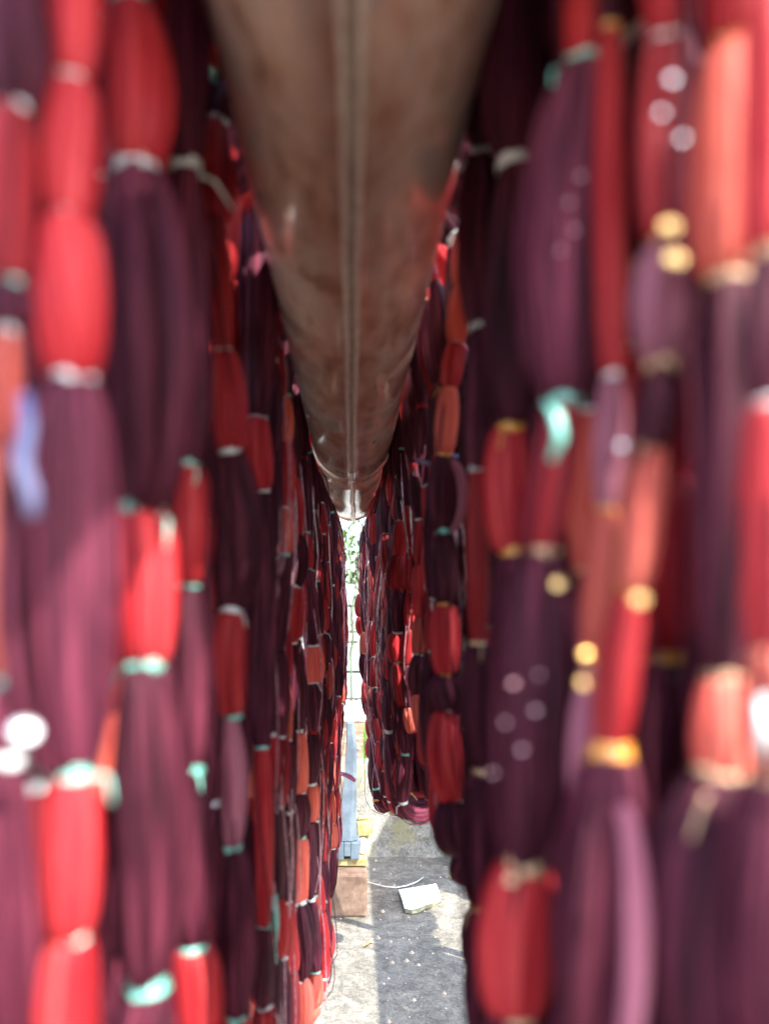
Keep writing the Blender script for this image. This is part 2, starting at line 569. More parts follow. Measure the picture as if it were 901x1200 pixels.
def photo_hank(label, side, d, segs, ties, zb=0.24, glints=(), **kw):
    """segs: (colour, y_top, y_bottom, x_centre, width) in photograph pixels, at depth d"""
    nodes, cols, wid = [], [], []
    for i, (c, y0, y1, xc, wpx) in enumerate(segs):
        if i == 0:
            nodes.append(P(xc, y0, d))
            xp = xc
        else:
            xm = 0.5 * (segs[i - 1][3] + xc)
            nodes.append(P(xm, 0.5 * (segs[i - 1][2] + y0), d))
        cols.append(c)
        wid.append(wpx * d / F)
    nodes.append(P(segs[-1][3], segs[-1][2], d))
    # go on down to the lower loop
    z = nodes[-1][2]
    x = nodes[-1][0]
    c = 'dark' if cols[-1] != 'dark' else 'red'
    while z > zb + 0.05:
        L = random.uniform(0.05, 0.10) if c == 'dark' else random.uniform(0.04, 0.06)
        z = max(zb, z - L)
        nodes.append(np.array((x + random.uniform(-.004, .004), d + random.uniform(-.003, .003), z)))
        cols.append(c)
        wid.append(wid[-1] if len(wid) < 3 else 0.021)
        c = 'dark' if c != 'dark' else 'red'
    tl = list(ties)
    while len(tl) < len(nodes): tl.append(random.choice(ties))
    return make_hank(label, side, nodes, cols, wid, tl, glints=[(P(x, y, d - 0.016), r_ * d / F * 0.8, {'white': 'whitefilm', 'gold': 'goldfilm'}.get(c_, c_)) for (x, y, r_, c_) in glints], **kw)


G_L = 'hanks of tied yarn on the left side of the pipe'
G_R = 'hanks of tied yarn on the right side of the pipe'
D, R_, K, K2 = 'dark', 'red', 'coral', 'pink'  # K is the red whose colour holds the sunlit tone
near = dict(group=G_L, n=56, m=20, strands=4, threads=10)

photo_hank('blurred purple hank at the left edge with lavender plastic strips hanging beside it', -1, 0.150,
           [(D, -40, 128, 22, 78), (R_, 132, 325, 12, 62), (D, 335, 385, 14, 55), (K, 388, 520, 0, 40), (K, 530, 795, 2, 50), (D, 805, 885, 10, 70), (D, 895, 1240, 8, 88)],
           ['white', 'white', 'mint', 'white', 'blue', 'mint', 'white'], glints=[(30, 855, 16, 'white')], **near)
photo_hank('hank with three red segments stacked above one very wide maroon segment', -1, 0.157,
           [(R_, -60, 92, 92, 60), (R_, 100, 255, 76, 66), (R_, 268, 438, 80, 82), (D, 450, 893, 88, 108), (R_, 915, 1090, 88, 66), (R_, 1104, 1290, 78, 78)],
           ['white', 'white', 'white', 'white', 'mint', 'mint', 'mint'], **near)
photo_hank('thick hank with a big bright red segment on top and mint ties lower down', -1, 0.207,
           [(D, -160, 5, 150, 74), (R_, 15, 187, 157, 78), (D, 208, 590, 166, 104), (R_, 607, 772, 170, 74), (D, 785, 1142, 170, 98), (D, 1158, 1330, 174, 78)],
           ['white', 'white', 'white', 'mint', 'mint', 'mint', 'mint'], **near)
photo_hank('slim maroon hank with one rounded red segment between two mint ties at mid height', -1, 0.270,
           [(D, -60, 190, 215, 66), (D, 203, 538, 222, 58), (R_, 558, 676, 218, 56), (D, 692, 895, 222, 54), (D, 905, 1105, 228, 52), (R_, 1118, 1262, 226, 64)],
           ['white', 'white', 'mint', 'mint', 'mint', 'mint', 'mint'], **near)
photo_hank('hank with a small red diamond high up beside the steel pipe', -1, 0.355,
           [(R_, 142, 255, 250, 48), (R_, 260, 405, 255, 32), (R_, 420, 522, 268, 44), (D, 535, 706, 274, 52), (R_, 728, 833, 270, 50), (K2, 842, 985, 272, 34), (D, 1002, 1190, 274, 44), (R_, 1196, 1300, 280, 40)],
           ['white', None, 'white', 'white', 'white', 'mint', 'mint', 'mint'], **near)
photo_hank('maroon hank whose red segment bulges beside the pipe, a long mint strip below it', -1, 0.475,
           [(D, 235, 488, 298, 46), (R_, 500, 570, 305, 42), (D, 577, 872, 306, 34), (R_, 880, 1080, 308, 26), (D, 1090, 1180, 310, 34)],
           ['white', 'white', 'white', 'mint', 'mint'], **near)
photo_hank('narrow hank with sunlit-tinted red segments and pale ties, last before the close far row', -1, 0.76,
           [(R_, 385, 432, 338, 22), (D, 440, 560, 342, 30), (R_, 568, 648, 342, 28), (R_, 658, 745, 342, 32), (D, 750, 855, 346, 28), (K, 860, 925, 348, 34), (D, 932, 977, 350, 32), (K, 985, 1052, 348, 32), (D, 1058, 1145, 350, 36), (K, 1150, 1210, 352, 28)],
           ['white', 'white', 'white', 'white', 'white', 'white', 'white', 'mint', 'white', 'white', 'white'], zb=0.18, **near)

near = dict(group=G_R, n=56, m=20, strands=4, threads=10)
photo_hank('blurred hank at the right edge, sunlit-tinted red on top and a broad maroon segment below', 1, 0.150,
           [(K, 55, 305, 862, 92), (D, 345, 790, 842, 86), (K, 800, 905, 850, 70), (D, 915, 1290, 842, 160)],
           ['gold', 'tan', 'tan', 'tan', 'tan'], layer=0.02, **near)
photo_hank('blurred red hank cut by the right border of the picture', 1, 0.130,
           [(R_, -20, 290, 905, 70), (D, 300, 470, 900, 60), (R_, 480, 760, 893, 56), (K, 770, 905, 900, 66), (D, 920, 1240, 915, 130)],
           ['white', 'tan', 'white', 'tan', 'tan'], layer=0.02, **near)
photo_hank('hank with glossy highlights on its long red segment and a bright yellow tie beneath', 1, 0.160,
           [(R_, 50, 262, 782, 66), (K2, 305, 425, 778, 72), (D, 430, 525, 775, 50), (K, 532, 680, 750, 50), (R_, 712, 872, 732, 54), (D, 895, 1270, 690, 118)],
           ['white', 'gold', 'tan', 'tan', 'gold', 'gold', 'gold'], tie_w=1.8, glints=[(786, 262, 11, 'gold'), (792, 300, 12, 'gold'), (788, 90, 5, 'white'), (776, 130, 4, 'white'), (750, 700, 10, 'gold'), (800, 160, 4, 'white')], **near)
photo_hank('wide maroon hank under a red segment beside the pipe, tan ties lower down', 1, 0.192,
           [(R_, -60, 72, 692, 54), (D, 86, 462, 676, 108), (R_, 475, 640, 645, 48), (D, 662, 1005, 622, 96), (R_, 1020, 1182, 608, 84), (D, 1195, 1330, 600, 70)],
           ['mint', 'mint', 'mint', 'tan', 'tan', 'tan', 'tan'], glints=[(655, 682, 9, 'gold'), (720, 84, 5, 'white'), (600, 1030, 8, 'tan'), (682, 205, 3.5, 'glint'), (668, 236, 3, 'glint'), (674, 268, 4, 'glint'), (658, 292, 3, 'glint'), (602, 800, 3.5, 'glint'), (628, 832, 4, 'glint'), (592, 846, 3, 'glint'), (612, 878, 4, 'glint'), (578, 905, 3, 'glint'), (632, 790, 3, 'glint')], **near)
photo_hank('thin sunlit-tinted red and dusty pink hank hanging in front of the wide maroon ones', 1, 0.178,
           [(K2, 440, 592, 718, 34), (K, 605, 755, 703, 42), (K2, 800, 960, 690, 46), (D, 968, 1180, 672, 50), (D, 1185, 1300, 670, 50)],
           ['white', 'gold', 'gold', 'tan', 'tan', 'tan'], top=True, glints=[(688, 765, 8, 'gold'), (686, 798, 9, 'gold'), (731, 520, 7, 'white')], **near)
photo_hank('sunlit-tinted red hank tucked between the red segment and the dusty pink one', 1, 0.215,
           [(D, 250, 478, 690, 40), (K, 485, 650, 681, 36), (D, 690, 960, 690, 50), (R_, 970, 1120, 640, 50), (D, 1130, 1290, 640, 50)],
           ['white', 'white', 'tan', 'tan', 'tan', 'tan'], **near)
photo_hank('maroon hank with one short red segment between two orange ties right of the pipe', 1, 0.270,
           [(D, -60, 188, 604, 72), (D, 202, 492, 600, 74), (R_, 510, 638, 598, 50), (D, 655, 900, 604, 62), (R_, 905, 1000, 604, 46), (D, 1005, 1220, 598, 50)],
           ['white', 'white', 'gold', 'gold', 'tan', 'tan', 'tan'], **near)
photo_hank('slim hank with a long plain red segment close beside the orange tied one', 1, 0.340,
           [(D, 180, 380, 562, 46), (D, 390, 545, 560, 40), (R_, 555, 750, 557, 26), (D, 760, 900, 560, 44), (D, 905, 1060, 572, 44), (D, 1065, 1230, 568, 46)],
           ['white', 'white', 'white', 'tan', 'tan', 'tan'], zb=0.49, **near)
photo_hank('hank with short sunlit-tinted red segments beside the pipe and one red segment between yellow ties', 1, 0.470,
           [(R_, 215, 262, 552, 24), (K, 268, 330, 546, 28), (K, 340, 400, 538, 27), (R_, 405, 452, 531, 24), (K, 458, 526, 521, 30), (D, 540, 618, 520, 38), (D, 628, 705, 520, 34), (R_, 714, 784, 522, 36), (D, 796, 830, 520, 40), (R_, 836, 935, 522, 42), (D, 940, 1000, 534, 46)],
           ['white', 'white', 'mint', 'white', 'gold', 'gold', 'mint', 'gold', 'gold', 'white', 'white', 'white'], zb=0.54, **near)
photo_hank('slim hank with three small red segments and mint ties against the pipe on the right', 1, 0.60,
           [(R_, 222, 275, 553, 20), (R_, 280, 345, 545, 26), (K, 352, 395, 537, 24), (R_, 400, 452, 532, 22), (K, 458, 525, 520, 24), (D, 540, 700, 512, 30), (R_, 706, 760, 510, 24), (D, 768, 900, 508, 34)],
           ['white', 'white', 'mint', 'white', 'white', 'gold', 'white', 'mint', 'white'], zb=0.55, **near)

# ---- the close rows further along the pipe
def auto_hank(label, side, d, x_top, x_up, x_mid, x_bot, zb, wd, group, ties, layer=0.0, red=0.5, y_drift=0.0, **kw):
    nodes, cols, wid = [], [], []
    z = PZ - 0.02 - random.uniform(0, 0.05)
    z_top = z
    c = random.choice((D, D, R_))
    kz, kx = [zb, max(zb + 0.08, 0.60), 0.850, 0.905], [x_bot, x_mid, x_up, x_top]
    wob = random.uniform(0, 6)
    while True:
        t = (z_top - z) / (z_top - zb)
        x = float(np.interp(z, kz, kx)) + 0.0035 * math.sin(wob + t * 9) + random.uniform(-.002, .002)
        nodes.append(np.array((x, d + y_drift * t + 0.004 * math.sin(wob * 2 + t * 7), z)))
        if z <= zb + 0.001: break
        L = random.uniform(0.055, 0.10) * (1.35 - 0.6 * red) if c == D else random.uniform(0.034, 0.056)
        if z - L < zb + 0.03: L = z - zb
        z -= L
        cols.append(c if c == D or random.random() > 0.22 else K)
        wid.append(wd * random.uniform(0.85, 1.15))
        c = (R_ if random.random() < 0.45 + 0.4 * red else D) if c == D else (R_ if random.random() < 0.5 * red else D)
    tl = [random.choice(ties) for _ in nodes]
    return make_hank(label, side, nodes, cols, wid, tl, layer=layer, group=group, **kw)


TL = ['white', 'mint', 'white', 'dark', 'red', 'mint']
TR = ['white', 'gold', 'dark', 'tan', 'mint', 'red']
lab_fl = 'thin hank of maroon and red yarn in the close far row left of the gap'
lab_fr = 'thin hank of maroon and red yarn in the close far row right of the gap'
lab_bl = 'maroon and red hank in the back row behind the front hanks on the left'
lab_br = 'maroon and red hank in the back row behind the front hanks on the right'
def foot_r(d):
    """lower end of the right hand hanks: they stop short of the floor"""
    return float(np.interp(d, [0.46, 0.52, 0.56, 0.62, 0.70, 0.80, 1.0, 1.42], [0.38, 0.46, 0.49, 0.50, 0.50, 0.483, 0.435, 0.325]))


U = random.uniform
d = 0.84
while d < 1.425:
    q = (d - 0.84) / 0.585
    auto_hank(lab_fl, -1, d, -0.058, -0.050 + 0.031 * q + U(-.005, .003), -0.046 + 0.033 * q + U(-.005, .004), -0.040 + 0.006 * q + U(-.008, .005),
              U(0.20, 0.27) + 0.03 * q, U(0.014, 0.022), G_L + ', far row', TL, n=22, m=12, threads=16, red=0.75, uturn=(-0.05, 0.0, 0.02))
    d += U(0.026, 0.036)
d = 0.90
while d < 1.425:
    q = (d - 0.90) / 0.525
    auto_hank(lab_fr, 1, d, 0.060, 0.058 - 0.036 * q + U(-.003, .004), 0.060 - 0.037 * q + U(-.003, .006), 0.066 - 0.016 * q + U(-.004, .008),
              foot_r(d) + U(0, 0.03), U(0.018, 0.026), G_R + ', far row', TR, n=24, m=12, threads=14, red=0.8, uturn=(0.05, 0.03, 0.02))
    d += U(0.028, 0.038)
# the thick bunch at the far end on the right, seen from the side
for (px, dd) in ((466, 1.30), (484, 1.24), (498, 1.33), (452, 1.38), (476, 1.40), (508, 1.20), (440, 1.42), (492, 1.12), (512, 1.06)):
    xb = (px - VX) * dd / F
    auto_hank(lab_fr, 1, dd, 0.062, max(0.03, xb - 0.012), max(0.03, xb - 0.008), xb, foot_r(dd) + U(0.0, 0.012), U(0.024, 0.032), G_R + ', far row', TR,
              layer=0.012, n=26, m=13, threads=9, red=0.85, uturn=(0.03, 0.02, 0.02))
# thinner hanks that fill the middle stretch on both sides
lab_ml = 'slim maroon and red hank filling the middle stretch of the left side'
lab_mr = 'slim red hank of short segments in the middle stretch close right of the pipe'
d = 0.52
while d < 0.70:
    auto_hank(lab_ml, -1, d, -0.060, -0.060 + U(-.004, .006), -0.058 + U(-.006, .006), -0.056 + U(-.006, .006), U(0.20, 0.26), U(0.014, 0.019),
              G_L + ', middle stretch', TL, n=26, m=13, threads=12, red=0.8)
    d += U(0.05, 0.075)
d = 0.53
while d < 0.98:
    x = 0.064 + U(0, 0.02)
    auto_hank(lab_mr, 1, d, 0.060, x, x + 0.004, x + 0.010 * U(0, 1), max(foot_r(d), 0.49) + U(0.03, 0.06), U(0.013, 0.019),
              G_R + ', middle stretch', TR, n=26, m=13, threads=12, red=1.0)
    d += U(0.035, 0.055)
# back rows, outside the front ones
d = 0.17
while d < 0.98:
    x = -0.098 + U(-.008, .008)
    auto_hank(lab_bl, -1, d, x, x, x + U(-.004, .010), x + 0.01, U(0.20, 0.28), U(0.030, 0.038),
              G_L + ', back row', TL, layer=0.022, n=16, m=9, red=0.5, tails=0.1)
    d += 0.032 if d < 0.36 else 0.040
d = 0.165
while d < 1.02:
    x = 0.100 + U(-.008, .008)
    auto_hank(lab_br, 1, d, x, x, x + U(-.010, .004), x - 0.005, foot_r(d) + U(0, 0.012), U(0.030, 0.038),
              G_R + ', back row', TR, layer=0.022, n=16, m=9, red=0.5, tails=0.1)
    d += 0.032 if d < 0.36 else 0.040


d = 0.23
while d < 0.33:
    x = 0.128 + U(-.006, .006)
    auto_hank(lab_br, 1, d, x, x, x, x - 0.005, 0.40 + U(0, 0.03), U(0.034, 0.040), G_R + ', back row', TR, layer=0.045, n=16, m=9, red=0.4, tails=0.1)
    d += 0.036

# ------------------------------------------------------------------ unseen second pole of yarn at right, put in to throw the band of shade
PX2 = 0.60
p2 = empty('unseen_shade_pole', (PX2, 0.3, 0.95))
tag(p2, 'unseen second pole with yarn behind the right hand hanks, put in for its shade', 'pole')
v = []
MB().tube([(0, -0.3, 0), (0, 0.7, 0), (0, 1.75, 0)], 0.02, 16).build('pole', M['iron'], p2).location = (0, 0, 0)
for yy in (-0.25, 1.70):
    for s in (-1, 1):
        MB().tube([(s * 0.022, yy, -0.01), (s * 0.13, yy, -0.948)], 0.012, 8).build('leg', M['iron'], p2).location = (0, 0, 0)
d = 0.64
while d < 1.95:
    zb = 0.56 if d < 1.0 or d > 1.36 else 0.845  # hank lengths shaped to fit the shade on the floor
    zb += U(-0.03, 0.03)
    x = PX2 + 0.035
    ns_ = [np.array((PX2 - 0.005, d, 0.975)), np.array((PX2 + 0.030, d, 0.955)), np.array((x, d, 0.95 - 0.4 * (0.95 - zb))), np.array((x, d, 0.95 - 0.7 * (0.95 - zb))), np.array((x, d, zb))]
    make_hank('maroon and red hank on the unseen shade pole at the right', 1, ns_, [D, D, R_, D], [0.05, 0.05, 0.046, 0.054], [None, None, 'gold', 'tan', 'white'],
              top=False, group='hanks on the unseen shade pole', n=10, m=8, tails=0)
    d += 0.042

# ------------------------------------------------------------------ ground, concrete, path
def concrete(name, base0, base1, moss=0.0):
    m, nt, b = new_mat(name)
    big = N(nt, 'ShaderNodeTexNoise', Scale=5.0, Detail=8.0, Roughness=0.65)
    nt.links.new(mapped(nt, 'Object', (1, 1, 1)), big.inputs['Vector'])
    fine = N(nt, 'ShaderNodeTexNoise', Scale=190.0, Detail=4.0, Roughness=0.7)
    nt.links.new(mapped(nt, 'Object', (1, 1, 1)), fine.inputs['Vector'])
    r1 = ramp(nt, big.outputs['Fac'], [(0.38, base0), (0.58, base1)])
    mid = N(nt, 'ShaderNodeTexNoise', Scale=38.0, Detail=9.0, Roughness=0.75, Distortion=0.6)
    nt.links.new(mapped(nt, 'Object', (1, 1, 1)), mid.inputs['Vector'])
    rm = ramp(nt, mid.outputs['Fac'], [(0.40, (0.62, 0.62, 0.60)), (0.52, (1, 1, 1)), (0.62, (1.35, 1.35, 1.3))])
    mm = nt.nodes.new('ShaderNodeMix')
    mm.data_type = 'RGBA'
    mm.blend_type = 'MULTIPLY'
    mm.inputs['Factor'].default_value = 1.0
    nt.links.new(r1.outputs[0], mm.inputs['A'])
    nt.links.new(rm.outputs[0], mm.inputs['B'])
    r2 = ramp(nt, fine.outputs['Fac'], [(0.34, (0.62, 0.62, 0.60)), (0.48, (0.9, 0.9, 0.9)), (0.66, (1.25, 1.25, 1.22))])
    mx = nt.nodes.new('ShaderNodeMix')
    mx.data_type = 'RGBA'
    mx.blend_type = 'MULTIPLY'
    mx.inputs['Factor'].default_value = 1.0
    nt.links.new(mm.outputs['Result'], mx.inputs['A'])
    nt.links.new(r2.outputs[0], mx.inputs['B'])
    out = mx.outputs['Result']
    if moss:
        ms = N(nt, 'ShaderNodeTexNoise', Scale=9.0, Detail=8.0, Roughness=0.7)
        nt.links.new(mapped(nt, 'Object', (1, 1, 0.8)), ms.inputs['Vector'])
        r3 = ramp(nt, ms.outputs['Fac'], [(0.5, (0, 0, 0)), (0.62, (moss, moss, moss))])
        m2 = nt.nodes.new('ShaderNodeMix')
        m2.data_type = 'RGBA'
        nt.links.new(r3.outputs[0], m2.inputs['Factor'])
        nt.links.new(out, m2.inputs['A'])
        m2.inputs['B'].default_value = (0.19, 0.17, 0.07, 1)
        out = m2.outputs['Result']
    nt.links.new(out, b.inputs['Base Color'])
    b.inputs['Roughness'].default_value = 0.85
    bp = N(nt, 'ShaderNodeBump', Strength=0.5, Distance=0.004)
    nt.links.new(fine.outputs['Fac'], bp.inputs['Height'])
    nt.links.new(bp.outputs[0], b.inputs['Normal'])
    return m


M['concrete'] = concrete('weathered_concrete', (0.125, 0.114, 0.09), (0.19, 0.172, 0.138))
M['wall'] = concrete('mossy_concrete', (0.14, 0.135, 0.115), (0.24, 0.225, 0.19), moss=0.8)
M['dirt'] = plain_mat('dry_dirt', (0.12, 0.075, 0.045), (0.24, 0.165, 0.105), 14, 0.95, 0.2, bump=0.8, dist=0.02)
M['paving'] = plain_mat('whitewashed_paving', (0.40, 0.39, 0.36), (0.58, 0.56, 0.52), 12, 0.8, 0.3)


def sheet(name, x0, x1, y0, y1, z, nx, ny, mat, amp=0.0, kind='structure'):
    xs, ys = np.linspace(x0, x1, nx), np.linspace(y0, y1, ny)
    v = [(x, y, z + amp * (math.sin(x * 17 + y * 9) + math.sin(x * 7 - y * 23) + random.uniform(-.6, .6))) for y in ys for x in xs]
    f = [(j * nx + i, j * nx + i + 1, (j + 1) * nx + i + 1, (j + 1) * nx + i) for j in range(ny - 1) for i in range(nx - 1)]
    o = link(name, mesh(name, v, f), mat)
    o['kind'] = kind
    return o


sheet('ground', -120, 120, -120, 240, -0.03, 40, 40, M['dirt'])
sheet('dirt_yard', -3, 3, 2.22, 4.55, -0.006, 60, 50, M['dirt'], 0.004)
sheet('concrete_floor', -1.6, 1.6, -1.8, 2.14, 0.0, 130, 150, M['concrete'], 0.0006)


def wall_profile(name, prof, x0, x1, nx, mat, parent, amp=0.004):
    v, f = [], []
    k = len(prof)
    for i in range(nx):
        x = x0 + (x1 - x0) * i / (nx - 1)
        for (y, z) in prof:
            v.append((x, y + amp * (math.sin(x * 13 + z * 20) * 0.6 + random.uniform(-.5, .5)), z + (amp * math.sin(x * 9 + y * 5) if z > 0.02 else 0)))
    for i in range(nx - 1):
        for j in range(k - 1):
            f.append((i * k + j, (i + 1) * k + j, (i + 1) * k + j + 1, i * k + j + 1))
    f += [tuple(range(k)), tuple(range((nx - 1) * k, nx * k))[::-1]]
    return link(name, mesh(name, v, f), mat, parent)


cw = empty('concrete_wall', (0, 2.08, 0))
tag(cw, 'low mossy concrete wall across the end of the concrete floor', 'wall')
prof = [(2.055, -0.02), (2.063, 0.008), (2.075, 0.022), (2.082, 0.045), (2.088, 0.08), (2.094, 0.12), (2.10, 0.16), (2.106, 0.20), (2.115, 0.228),
        (2.13, 0.243), (2.16, 0.25), (2.20, 0.25), (2.225, 0.243), (2.235, 0.22), (2.24, 0.10), (2.24, -0.03)]
wall_profile('wall', prof, -1.5, 1.5, 160, M['wall'], cw)
cb = empty('concrete_kerb', (0.4, 1.95, 0))
tag(cb, 'sloping mossy concrete kerb where the low wall meets the floor, at right', 'kerb')
v, f = [], []
ny, nk = 40, 12
for i in range(ny):
    t = i / (ny - 1)
    y = 1.86 + 0.20 * t
    h = 0.015 + 0.20 * t ** 1.4
    xe = 0.325 - 0.07 * t ** 1.2
    for j in range(nk):
        u = j / (nk - 1)
        x = xe + 0.5 * u ** 1.6
        z = -0.012 + (h + 0.012) * (1 - (1 - min(1, u * 4.0)) ** 2)
        v.append((x + random.uniform(-.002, .002), y + random.uniform(-.002, .002), z))
f = [(i * nk + j, i * nk + j + 1, (i + 1) * nk + j + 1, (i + 1) * nk + j) for i in range(ny - 1) for j in range(nk - 1)]
# close the front and the far side
b0 = len(v)
for j in range(nk): v.append((v[j][0], 1.845, -0.012))
f += [(b0 + j, b0 + j + 1, j + 1, j) for j in range(nk - 1)]
link('kerb', mesh('kerb', v, f), M['wall'], cb)

# the white paving strip and its slabs
path = sheet('path', -3, 3, 4.5, 5.42, 0.0, 4, 4, M['paving'])
for i in range(8):
    x0 = -1.2 + 0.31 * i
    for (ya, yb) in ((4.52, 4.95), (4.96, 5.40)):
        o = MB().box(x0, x0 + 0.30, ya, yb, -0.01, 0.012 + random.uniform(0, .004)).build('paving_slab', M['paving'], None, smooth=False, bevel=0.004)
        o.parent = path

# pebbles on the dirt
mb = MB()
for _ in range(380):
    x, y = random.uniform(-0.7, 0.8), random.uniform(2.3, 4.45)
    s = random.uniform(0.006, 0.022)
    a = [random.uniform(0.6, 1.3) * s for _ in range(6)]
    v = [(x + a[0], y, 0), (x, y + a[1], 0.002), (x - a[2], y, 0), (x, y - a[3], 0.001), (x, y, a[4] * 0.7), (x, y, -a[5] * 0.5)]
    mb.add(v, [(0, 1, 4), (1, 2, 4), (2, 3, 4), (3, 0, 4), (1, 0, 5), (2, 1, 5), (3, 2, 5), (0, 3, 5)])
M['pebble'] = plain_mat('pale_pebbles', (0.28, 0.21, 0.15), (0.50, 0.43, 0.34), 20, 0.9, 0.2)
tag(mb.build('pebbles', M['pebble'], smooth=False), 'small pale stones and clods scattered over the dirt yard', 'pebbles', kind='stuff')

# ------------------------------------------------------------------ things on the concrete
M['tile'] = plain_mat('white_glaze', (0.80, 0.80, 0.78), (0.86, 0.86, 0.84), 10, 0.5, 0.3, bump=0.02)
M['biscuit'] = plain_mat('olive_tile_edge', (0.14, 0.15, 0.08), (0.34, 0.32, 0.22), 60, 0.9, 0.2, bump=0.6)  # broken edge, darker and greener than the glazed face


def floor_pt(px, py, z=0.0):
    dd = (CAMZ - z) * F / (py - VY)
    return ((px - VX) * dd / F, dd, z)


tl = empty('broken_tile', floor_pt(492, 1052))
tag(tl, 'broken white glazed tile lying on the shaded concrete', 'tile')
out = [(467, 1043), (490, 1039.5), (511, 1036), (514, 1045), (517, 1053), (511, 1056), (507, 1059), (499, 1061), (490, 1065), (482, 1067), (474, 1065), (471, 1054)]
top = [floor_pt(x, y, 0.010) for x, y in out]
bot = [(x + random.uniform(-.003, .003), y + random.uniform(-.004, .002), 0.002) for x, y, z in top]
n = len(top)
link('glazed_face', mesh('glazed_face', [(x, y, z + 0.001) for x, y, z in top], [tuple(range(n))[::-1]], smooth=False), M['tile'], tl)
body_v = top + bot
link('tile_body', mesh('tile_body', body_v, [(i, (i + 1) % n, n + (i + 1) % n, n + i) for i in range(n)] + [tuple(range(n, 2 * n))], smooth=False), M['biscuit'], tl)

cd = [floor_pt(x, y, 0.006) for x, y in ((428, 1033), (440, 1036), (452, 1039), (464, 1040), (476, 1038), (487, 1034), (496, 1028))]
tag(MB().tube(cd, 0.0015, 6).build('white_cord', M['white']), 'short white cord lying in a curve behind the broken tile', 'cord')

M['brick'] = plain_mat('brown_brick', (0.10, 0.062, 0.043), (0.20, 0.132, 0.095), 34, 0.85, 0.3, bump=0.4)
M['lichen'] = plain_mat('yellow_stone', (0.22, 0.165, 0.06), (0.40, 0.32, 0.17), 40, 0.9, 0.2, bump=0.7)
o = MB().box(-0.13, 0.034, 1.66, 1.90, 0.0, 0.098, 0.002).build('brick_block', M['brick'], smooth=False, bevel=0.006)
tag(o, 'large brown brick block on the concrete at the foot of the left hanks', 'brick')
o = MB().box(-0.11, 0.036, 1.70, 1.925, 0.101, 0.118, 0.001).build('olive_slab', M['lichen'], smooth=False, bevel=0.004)
tag(o, 'thin mossy olive slab lying on the brown brick block', 'slab')
me_s = MB()
st_o = P(426, 969, 1.87)
import bmesh
bm = bmesh.new()
bmesh.ops.create_cube(bm, size=0.048)
bmesh.ops.bevel(bm, geom=bm.edges[:], offset=0.010, segments=3, affect='EDGES')
for vv in bm.verts:
    vv.co += Vector((random.uniform(-1, 1), random.uniform(-1, 1), random.uniform(-1, 1))) * 0.0022
me = bpy.data.meshes.new('yellow_stone')
bm.to_mesh(me); bm.free()
o = link('yellow_stone', me, M['lichen'])
o.location = (st_o[0], st_o[1], 0.118 + 0.024)
tag(o, 'small squarish yellow stone beside the grey blue post on the slab', 'stone')
o = MB().box(0.018, 0.034, 1.728, 1.76, 0.119, 0.150, 0.002).build('pale_chip', M['paving'], smooth=False, bevel=0.003)
tag(o, 'pale chip of stone standing right of the post foot', 'stone')

M['post'] = plain_mat('grey_blue_paint', (0.065, 0.09, 0.115), (0.12, 0.155, 0.185), 30, 0.45, 0.5, bump=0.15)
po = empty('grey_post', (P(404, 1003, 1.72)[0], 1.72, 0.119))
tag(po, 'grey blue post flaring into a slotted square foot on the slab', 'post')
fx = po.location.x
ft = MB()
ft.box(-0.034, -0.002, -0.03, 0.03, 0.0, 0.040)
ft.box(0.0135, 0.034, -0.03, 0.03, 0.0, 0.040)
ft.box(-0.0018, 0.0133, -0.03, 0.03, 0.008, 0.040)
ft.build('foot', M['post'], po, smooth=False, bevel=0.002).location = (0, 0, 0)
cs = MB()
lev = [(0.041, 0.030, 0), (0.06, 0.027, 0.001), (0.09, 0.022, 0.004), (0.13, 0.0175, 0.010), (0.18, 0.0145, 0.014), (0.25, 0.012, 0.017), (0.31, 0.0095, 0.012)]
v = []
for (z, hw, dx) in lev:
    for (sx, sy) in ((-1, -1), (0.45, -1), (1, -0.5), (1, 1), (-1, 1)):
        v.append((dx + sx * hw, sy * hw * 0.9, z))
k = 5
f = [(i * k + j, i * k + (j + 1) % k, (i + 1) * k + (j + 1) % k, (i + 1) * k + j) for i in range(len(lev) - 1) for j in range(k)]
f += [tuple(range(k))[::-1], tuple(range((len(lev) - 1) * k, len(lev) * k))]
cs.add(v, f)
cs.build('shaft', M['post'], po, smooth=False, bevel=0.0015).location = (0, 0, 0)

pk = [P(398, 906, 1.36), P(405, 908, 1.35), P(411, 911, 1.345), P(416, 915, 1.34)]
M['pinkribbon'] = plain_mat('pink_string', (0.60, 0.12, 0.25), (0.75, 0.22, 0.35), 60, 0.5, 0.4)
tag(MB().tube(pk, [0.0035, 0.004, 0.0045, 0.003], 6).build('pink_string', M['pinkribbon']), 'short end of bright pink string sticking out of the left hanks', 'string')

# strips of plastic caught among the near hanks
def strip(name, pts, wd, mat, label, th=0.0008):
    pts = np.asarray(pts, float)
    _, e1, e2 = frames(pts)
    v, f = [], []
    for i, p in enumerate(pts):
        ww = wd * (0.5 + 0.5 * math.sin(math.pi * (0.15 + 0.7 * i / (len(pts) - 1))))
        v += [p - e1[i] * ww / 2 - e2[i] * th, p + e1[i] * ww / 2 - e2[i] * th, p + e1[i] * ww / 2 + e2[i] * th, p - e1[i] * ww / 2 + e2[i] * th]
    for i in range(len(pts) - 1):
        for j in range(4):
            f.append((i * 4 + j, i * 4 + (j + 1) % 4, i * 4 + 4 + (j + 1) % 4, i * 4 + 4 + j))
    f += [(3, 2, 1, 0), tuple(range(len(v) - 4, len(v)))]
    o = link(name, mesh(name, v, f), mat)
    return tag(o, label, 'plastic strip')


